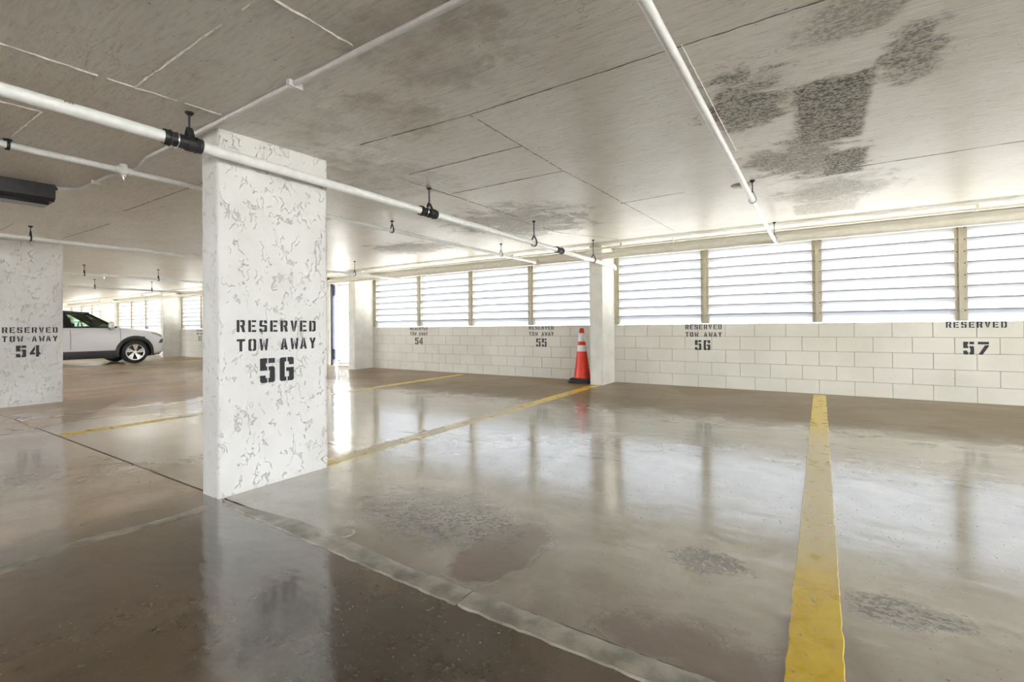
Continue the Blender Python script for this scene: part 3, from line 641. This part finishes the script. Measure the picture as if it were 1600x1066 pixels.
def sprinkler(parent, x, y, z, r, up=False):
    b = MB().lathe([(0, z+.045), (.024, z+.045), (.024, z+.02), (.028, z+.02), (.028, z-.026), (.018, z-.028), (.014, z-.045), (0, z-.045)], (x, y, 0), 'z', 16)
    b.tube([(x, y-.05, z), (x, y+.05, z)], r+.007, 16)
    b.build('tee_fitting', 'white_pipe', parent, smooth=True)
    h = MB().lathe([(.0, z-.04), (.008, z-.045), (.006, z-.06), (.0, z-.06)], (x, y, 0), 'z', 10).lathe([(0, z-.072), (.017, z-.072), (.017, z-.075), (0, z-.075)], (x, y, 0), 'z', 12)
    h.tube([(x-.008, y, z-.045), (x-.010, y, z-.062), (x, y, z-.073)], .002, 6).tube([(x+.008, y, z-.045), (x+.010, y, z-.062), (x, y, z-.073)], .002, 6)
    h.build('sprinkler_head', 'chrome', parent, smooth=True)
def branch(x, z, r, y0, y1, hangers, heads, lab, mat='white_pipe', rings=()):
    o = empty('sprinkler_pipe', (x, (y0+y1)/2, z)); tag(o, lab, 'pipe', 'sprinkler branch pipes')
    ystrip('pipe', x, z, y0, y1, r, mat, o, 20)
    for y in hangers: clevis(o, x, y, z, r, 'black', True)
    for y in heads: sprinkler(o, x, y, z, r)
    MB().lathe([(r, y1-.09), (r+.008, y1-.09), (r+.008, y1-.03), (r, y1-.03)], (x, 0, z), 'y', 18).build('end_socket', mat, o, smooth=True)
    P(o); return o
p1 = branch(-.5, 2.15, .021, -6, 7.285, (1.0, 4.70, 7.05), (-2.0,), 'white sprinkler pipe crossing the stained ceiling above stall 56', 'white_pipe')
branch(-4.24, 2.187, .021, -6, 7.285, (.757, 3.92, 6.2), (-2., 1.343), 'thin white sprinkler pipe running behind the stencilled column', 'white_pipe')
branch(-7.65, 2.10, .024, -6, 7.285, (1.55, 3.5, 6.1), (4.6,), 'thin white sprinkler pipe above the column stencilled 54', 'white_pipe')
branch(-11.7, 2.10, .024, -6, 7.285, (3.1, 4.3, 6.4), (3.4,), 'thin white sprinkler pipe far down the garage short of the car', 'white_pipe')
branch(-15.1, 2.10, .024, -6, 7.285, (4.2, 5.4), (), 'farthest thin white sprinkler pipe near the white car', 'white_pipe')
# round blank cover plate stuck to the ceiling beside the right pipe
tag(MB().lathe([(0, cz(4.8)-.012), (.085, cz(4.8)-.010), (.095, cz(4.8)-.002), (.095, cz(4.8)+.004)], (-.60, 4.8, 0), 'z', 24).build('ceiling_cover_plate', 'tan', smooth=True), 'round flat cover plate on the ceiling behind the right-hand pipe', 'cover plate')
# main along the wall and the small conduit over it
wm = empty('wall_main_pipe', (0, 7.33, 2.19)); tag(wm, 'thick cream sprinkler main running along the top of the louvre wall', 'pipe')
MB().tube([(XL+.3, 7.33, 2.195), (XR-.5, 7.33, 2.195)], .052, 24).build('pipe', 'cream_pipe', wm, smooth=True)
for X in (-.5, -4.24, -7.65, -11.7, -15.1):
    MB().lathe([(0, X-.07), (.062, X-.07), (.062, X+.07), (0, X+.07)], (0, 7.33, 2.195), 'x', 20).build('tee_fitting', 'cream_pipe', wm, smooth=True)
for X in (2.4, -1.86, -6.9, -9.0, -12.6, -17.0, -21.0):
    MB().tube([(X, 7.33, cz(7.33)+.002), (X, 7.33, 2.25)], .006, 8).torus((X, 7.33, 2.195), .058, .006, 'x', 20, 6).build('ring_hanger', 'cream_pipe', wm, smooth=True)
P(wm)
wc = empty('wall_conduit', (0, 7.62, 2.33)); tag(wc, 'slim cream conduit running just above the thick wall main', 'conduit')
MB().tube([(XL+.3, 7.40, 2.338), (XR-.5, 7.40, 2.338)], .016, 14).build('pipe', 'cream_pipe', wc, smooth=True)
for k in range(20):
    X = -30+k*2.1; MB().box(X-.012, X+.012, 7.38, 7.42, 2.32, cz(7.4)).build('strap', 'cream_pipe', wc)
P(wc)
# conduit on the ceiling to the light fitting
cd = empty('ceiling_conduit', (-3, 1.36, 2.22)); tag(cd, 'grey conduit on the ceiling running past the column to the black light', 'conduit')
pts = [(8, 1.345), (-1.1, 1.345), (-3.9, 1.372), (-4.08, 1.40), (-4.2, 1.425), (-4.42, 1.425), (-4.52, 1.39), (-4.62, 1.368), (-5.18, 1.362), (-5.26, 1.345), (-5.305, 1.30), (-5.335, 1.235)]
MB().tube([(px_, py_, cz(py_)-.015) for px_, py_ in pts], .0135, 12).build('tube', 'conduit', cd, smooth=True)
for X in (-.2, -2.15, -3.5, -4.9): MB().box(X-.012, X+.012, 1.325 if X > -3 else 1.34, 1.40, cz(1.36)-.031, cz(1.36)+.002).build('strap', 'conduit', cd)
P(cd)
lf = empty('light_fixture', (-5.42, .62, cz(.6))); tag(lf, 'black rectangular light fitting on the ceiling at the left edge', 'light fixture')
y0, y1, z1 = .005, 1.222, cz(0)-.001
MB().prism([(-5.545, z1), (-5.300, z1), (-5.300, z1-.110), (-5.335, z1-.135), (-5.51, z1-.135), (-5.545, z1-.110)], lambda u, v, w: (u, y0+w, v+CY*(y0+w)), y1-y0).build('housing', 'black', lf)
MB().cbox(-5.50, -5.345, y0+.03, y1-.03, z1-.136, z1-.100, .002).build('lens', 'trimblack', lf)
MB().lathe([(0, y1), (.016, y1), (.016, y1+.018), (.012, y1+.02), (0, y1+.02)], (-5.335, 0, cz(1.24)-.02), 'y', 12).build('cable_gland', 'black', lf, smooth=True)
P(lf)

# ------------------------------------------------------------------ traffic cone
cn = empty('traffic_cone', (-3.53, 7.66, fz(7.66)), R(8)); tag(cn, 'tall orange-red traffic cone with two white collars and black base', 'traffic cone')
hc = .955
def cr_(z): return .142-(.142-.036)*(z-.075)/(hc-.075)
MB().cbox(-.195, .195, -.195, .195, 0, .045, .015).cbox(-.178, .178, -.178, .178, .04, .082, .012).build('base', 'rubber', cn)
MB().lathe([(cr_(.075)+.02, .075), (cr_(.09)+.004, .09), (cr_(.3), .3), (cr_(.6), .6), (cr_(hc-.03), hc-.03), (.034, hc-.012), (.026, hc), (.018, hc), (.016, hc-.03), (0, hc-.03)], n=36).build('body', 'orange', cn, smooth=True)
for z0, z1 in ((.545, .655), (.72, .865)):
    MB().lathe([(cr_(z0)-.002, z0), (cr_(z0)+.003, z0+.001), (cr_(z1)+.003, z1-.001), (cr_(z1)-.002, z1)], n=36).build('reflective_collar', 'reflect', cn, smooth=True)

# ------------------------------------------------------------------ white car
def car():
    c = empty('car', (-18.13, 5.75, fz(5.75))); tag(c, 'white compact SUV with dark cladding parked nose-in behind the left column', 'car')
    ST = [(-3.45, .62, .95, .40), (-3.38, .74, 1.02, .32), (-3.1, .85, 1.06, .24), (-2.63, .885, 1.075, .2), (-2.2, .895, 1.075, .2), (-1.5, .90, 1.075, .2), (-.8, .90, 1.075, .2), (-.42, .895, 1.07, .2), (-.2, .89, 1.05, .2), (0, .885, 1.03, .2),
          (.25, .875, .995, .2), (.45, .85, .955, .21), (.62, .80, .905, .23), (.74, .73, .84, .26), (.82, .64, .74, .30), (.86, .55, .62, .36)]
    def wid(y):
        for (a, b_) in zip(ST[:-1], ST[1:]):
            if a[0] <= y <= b_[0]:
                t = (y-a[0])/(b_[0]-a[0]); return a[1]+(b_[1]-a[1])*t
        return ST[0][1] if y < ST[0][0] else ST[-1][1]
    def sec(w, top, bot):
        h = top-bot
        return [(0, bot), (.80*w, bot), (.955*w, bot+.13*h), (.985*w, bot+.30*h), (1.0*w, bot+.55*h), (.992*w, bot+.75*h), (.965*w, bot+.90*h), (.91*w, top-.01), (.80*w, top+.004), (.5*w, top+.022), (0, top+.03)]
    b = bmesh.new(); rows = []
    for (y, w, t, bo) in ST:
        s_ = sec(w, t, bo); full = s_+[(-x, z) for x, z in reversed(s_[1:-1])]
        rows.append([b.verts.new((x, y, z)) for x, z in full])
    n = len(rows[0])
    for i in range(len(rows)-1):
        for j in range(n): b.faces.new((rows[i][j], rows[i][(j+1) % n], rows[i+1][(j+1) % n], rows[i+1][j]))
    b.faces.new(rows[0]); b.faces.new(list(reversed(rows[-1]))); bmesh.ops.recalc_face_normals(b, faces=b.faces)
    me = bpy.data.meshes.new('body'); b.to_mesh(me); b.free(); me.materials.append(M['carwhite']); me.materials.append(M['interior'])
    body = bpy.data.objects.new('body', me); COL.objects.link(body)
    cut = MB()
    for y in (0, -2.63):
        for s_ in (-1, 1):
            cut.lathe([(0, s_*.56), (.415, s_*.56), (.415, s_*1.1), (0, s_*1.1)], (0, y, .345), 'x', 40)
    cu = cut.build('cut', 'interior')
    md = body.modifiers.new('arch', 'BOOLEAN'); md.object = cu; md.operation = 'DIFFERENCE'; md.solver = 'EXACT'
    dg = bpy.context.evaluated_depsgraph_get(); nm = bpy.data.meshes.new_from_object(body.evaluated_get(dg)); body.modifiers.clear(); body.data = nm; nm.name = 'body'
    if len(nm.materials) < 2: nm.materials.append(M['interior'])
    for p in nm.polygons:
        p.use_smooth = True
        q = p.center
        if any(abs(math.hypot(q.y-y, q.z-.345)-.415) < .012 for y in (0, -2.63)) and abs(q.x) < .88 or abs(abs(q.x)-.56) < .005 and q.z < .78: p.material_index = 1
    nm.set_sharp_from_angle(angle=R(35)); bpy.data.objects.remove(cu); body.parent = c
    # arches, sills and bumper in dark cladding
    for y in (0, -2.63):
        for s_ in (-1, 1):
            m = MB(); N = 28; pv_ = None
            for i in range(N+1):
                t = R(-14)+R(208)*i/N; cur = []
                for rad, off in ((.405, -.03), (.405, .012), (.478, .016), (.484, -.02)):
                    yy = y+rad*math.cos(t); zz = .345+rad*math.sin(t); cur.append((s_*(wid(yy)+off), yy, zz))
                if pv_: m.add(pv_+cur, [(0, 1, 5, 4), (1, 2, 6, 5), (2, 3, 7, 6)])
                pv_ = cur
            m.build('wheel_arch_trim', 'clad', c, smooth=True)
    for s_ in (-1, 1):
        m = MB(); pv_ = None
        for i in range(13):
            y = -2.17+1.71*i/12; w = wid(y); cur = [(s_*(w-.2), y, .19), (s_*(w-.05), y, .185), (s_*(w-.004), y, .25), (s_*(w+.008), y, .39), (s_*(w-.03), y, .41)]
            if pv_: m.add(pv_+cur, [(0, 1, 6, 5), (1, 2, 7, 6), (2, 3, 8, 7), (3, 4, 9, 8)])
            else: m.add(cur, [tuple(range(5))])
            pv_ = cur
        m.add(pv_, [tuple(range(5))]); m.build('sill_cladding', 'clad', c, smooth=True)
        # door seams, glass and pillars
        for y, h0 in ((-.36, 1.0), (-1.47, 1.0), (-2.35, 1.0)):
            w = wid(y); so = sec(w, 1.07, .2)[3:8]; m = MB(); pv_ = None
            for (x_, z_) in so:
                cur = [(s_*(x_+.003), y-.005, z_), (s_*(x_+.003), y+.005, z_), (s_*(x_-.02), y+.005, z_), (s_*(x_-.02), y-.005, z_)]
                if pv_: m.add(pv_+cur, [(0, 1, 5, 4), (1, 2, 6, 5), (3, 0, 4, 7)])
                pv_ = cur
            m.build('door_seam', 'clad', c)
        for y in (-1.30, -2.15):
            m = MB().cbox(-.012, .016, -.10, .09, -.014, .014, .006); o = m.build('door_handle', 'carwhite', c); o.location = (s_*(wid(y)+.004), y, .90)
        def side(yb0, yb1, yr0, yr1, name, mat, off=0., th=.012):
            bx, bz, rx, rz = .845, 1.068, .655, 1.475
            def pt(y, t, o_): return (s_*(bx+(rx-bx)*t+.03*math.sin(math.pi*t)+o_), y, bz+(rz-bz)*t)
            m = MB(); N = 6
            for i in range(N):
                t0, t1 = i/N, (i+1)/N
                q = [pt(yb0+(yr0-yb0)*t0, t0, off), pt(yb1+(yr1-yb1)*t0, t0, off), pt(yb1+(yr1-yb1)*t1, t1, off), pt(yb0+(yr0-yb0)*t1, t1, off)]
                q2 = [pt(yb0+(yr0-yb0)*t0, t0, off-th), pt(yb1+(yr1-yb1)*t0, t0, off-th), pt(yb1+(yr1-yb1)*t1, t1, off-th), pt(yb0+(yr0-yb0)*t1, t1, off-th)]
                m.add(q+q2, [(0, 1, 2, 3), (7, 6, 5, 4), (0, 4, 7, 3), (1, 5, 6, 2)])
            m.build(name, mat, c, smooth=True)
        side(-.40, -.50, -1.02, -1.13, 'front_pillar', 'trimblack', .006, .04)
        side(-.50, -1.40, -1.13, -1.52, 'door_glass', 'glass', 0, .004)
        side(-1.40, -1.56, -1.52, -1.64, 'centre_pillar', 'trimblack', .006, .04)
        side(-1.56, -2.45, -1.64, -2.35, 'door_glass', 'glass', 0, .004)
        side(-2.45, -2.62, -2.35, -2.52, 'rear_pillar', 'trimblack', .006, .04)
        side(-2.62, -3.28, -2.52, -2.78, 'quarter_panel', 'carwhite', .006, .04)
        m = MB(); m.tube([(s_*.848, -.46, 1.075), (s_*.855, -1.4, 1.078), (s_*.85, -2.6, 1.085)], .011, 8).build('belt_moulding', 'trimblack', c, smooth=True)
        MB().tube([(s_*.675, -1.02, 1.488), (s_*.672, -1.6, 1.53), (s_*.67, -2.2, 1.53), (s_*.66, -2.75, 1.49)], .016, 8).build('roof_rail', 'clad', c, smooth=True)
        mi = MB(); mi.lathe([(0, -.085), (.045, -.08), (.072, -.03), (.075, .02), (.055, .07), (0, .09)], (0, 0, 0), 'x', 16); o = mi.build('mirror', 'carwhite', c, smooth=True); o.location = (s_*.98, -.60, 1.135); o.rotation_euler = (0, 0, R(-10*s_)); o.scale = (1.5, 1.1, 1.4)
        q = MB().cbox(-.09, .07, -.05, .05, -.02, .015, .008).tube([(-.14, 0, -.03), (-.02, 0, -.005)], .02, 8).build('mirror_foot', 'trimblack', o); q.location = (-.0 if s_ > 0 else .02, 0, -.07)
        if s_ < 0: q.scale = (-1, 1, 1)
        hp = [(.42, .93), (.56, .905), (.70, .845), (.76, .79), (.72, .775), (.60, .83), (.46, .875)]
        m = MB(); m.prism([(y, z) for y, z in hp], lambda u, v, w: (s_*(wid(u)*(1.0 if v < .85 else .985)+.008-w), u, v), .06); m.build('headlamp', 'lamp', c)
        m = MB().prism([(.62, .60), (.74, .60), (.79, .70), (.73, .71)], lambda u, v, w: (s_*(wid(u)+.010-w), u, v), .04); m.build('lamp_slot', 'trimblack', c)
    def sheet(yb, zb, xb, yt, zt, xt, name, mat, crown):
        m = MB(); N, K = 10, 5; vs = []
        for k in range(K+1):
            t = k/K
            for i in range(N+1):
                s_ = -1+2*i/N; vs.append((s_*(xb+(xt-xb)*t), yb+(yt-yb)*t+crown*(1-s_*s_), zb+(zt-zb)*t+.03*(1-s_*s_)*t+.02*math.sin(math.pi*t)))
        n_ = len(vs); vs2 = [(x_, y_, z_-.006) for x_, y_, z_ in vs]
        fs = []
        for k in range(K):
            for i in range(N): a = k*(N+1)+i; fs += [(a, a+1, a+N+2, a+N+1), (n_+a+N+1, n_+a+N+2, n_+a+1, n_+a)]
        m.add(vs+vs2, fs); return m.build(name, mat, c, smooth=True)
    sheet(-.42, 1.072, .80, -1.06, 1.485, .655, 'windscreen', 'glass', .14)
    sheet(-3.33, 1.03, .70, -2.76, 1.47, .63, 'rear_window', 'glass', -.06)
    m = MB(); N, K = 10, 12; vs = []
    for k in range(K+1):
        t = k/K; y = -1.02+(-2.82+1.02)*t; zc = 1.478+.045*math.sin(math.pi*min(1, t*1.05))
        for i in range(N+1): s_ = -1+2*i/N; vs.append((s_*.668, y+(.12 if k == 0 else 0)*(1-s_*s_), zc+.03*(1-s_**4)))
    n_ = len(vs); fs = []
    for k in range(K):
        for i in range(N): a = k*(N+1)+i; fs += [(a, a+1, a+N+2, a+N+1), (n_+a+N+1, n_+a+N+2, n_+a+1, n_+a)]
    m.add(vs+[(x_*.98, y_, z_-.03) for x_, y_, z_ in vs], fs); m.build('roof', 'carwhite', c, smooth=True)
    m = MB().box(-.78, .78, -3.2, -.45, 1.085, 1.11); m.build('cabin_deck', 'interior', c)
    for x_ in (-.36, .36):
        for y in (-1.35, -2.2):
            MB().cbox(x_-.22, x_+.22, y-.07, y+.05, 1.08, 1.22, .03).cbox(x_-.12, x_+.12, y-.09, y-.01, 1.22, 1.37, .03).build('seat_top', 'interior', c)
    MB().torus((-.36, -.95, 1.10), .17, .014, 'y', 24, 8).build('steering_wheel', 'interior', c, smooth=True)
    m = MB(); pv_ = None                                          # lower front bumper
    for i in range(17):
        s_ = -1+2*i/16; x_ = s_*.78; yy = .86-.42*abs(s_)**2.6; cur = [(x_, yy+.012, .22), (x_, yy+.018, .36), (x_, yy-.10, .37), (x_, yy-.16, .2)]
        if pv_: m.add(pv_+cur, [(0, 1, 5, 4), (1, 2, 6, 5), (2, 3, 7, 6), (3, 0, 4, 7)])
        pv_ = cur
    m.build('front_skirt', 'clad', c, smooth=True)
    MB().cbox(-.50, .50, .835, .875, .42, .60, .02).build('grille', 'trimblack', c)
    # wheels
    proto_w = None
    for y in (0, -2.63):
        for s_ in (-1, 1):
            w = empty('wheel', (s_*.775, y, .335)); w.parent = c; del_ = 0
            w.rotation_euler = (0, 0, 0 if s_ > 0 else math.pi)
            if proto_w is None:
                ty = MB().lathe([(.235, -.10), (.30, -.108), (.325, -.095), (.335, -.06), (.335, .06), (.325, .095), (.30, .108), (.235, .10), (.225, 0)], axis='x', n=48, closed=True).build('tyre', 'rubber', w, smooth=True)
                dk = MB().lathe([(0, .03), (.225, .03), (.236, .09), (.225, -.08)], axis='x', n=40).build('wheel_barrel', 'trimblack', w, smooth=True)
                m = MB().lathe([(.212, .098), (.238, .102), (.240, .085), (.212, .085)], axis='x', n=48, closed=True)
                for k in range(5):
                    for da, w0, w1 in ((-.18, .018, .030), (.18, .018, .030)):
                        t = k*2*math.pi/5+da; t2 = t+.30
                        p0 = Vector((.085, .05*math.cos(t-da), .05*math.sin(t-da))); p1_ = Vector((.098, .22*math.cos(t2), .22*math.sin(t2)))
                        d = (p1_-p0).normalized(); n2 = Vector((1, 0, 0)).cross(d).normalized()
                        q = [p0-n2*w0, p0+n2*w0, p1_+n2*w1, p1_-n2*w1]; m.add(q+[k_-Vector((.03, 0, 0)) for k_ in q], [(0, 1, 2, 3), (7, 6, 5, 4), (0, 4, 5, 1), (1, 5, 6, 2), (2, 6, 7, 3), (3, 7, 4, 0)])
                m.lathe([(0, .092), (.045, .092), (.055, .07)], axis='x', n=20)
                al = m.build('alloy_rim', 'chrome', w, smooth=False); proto_w = (ty, dk, al)
            else:
                for o in proto_w: inst(o, o.name.split('.')[0], (0, 0, 0), w)
    return c
car()
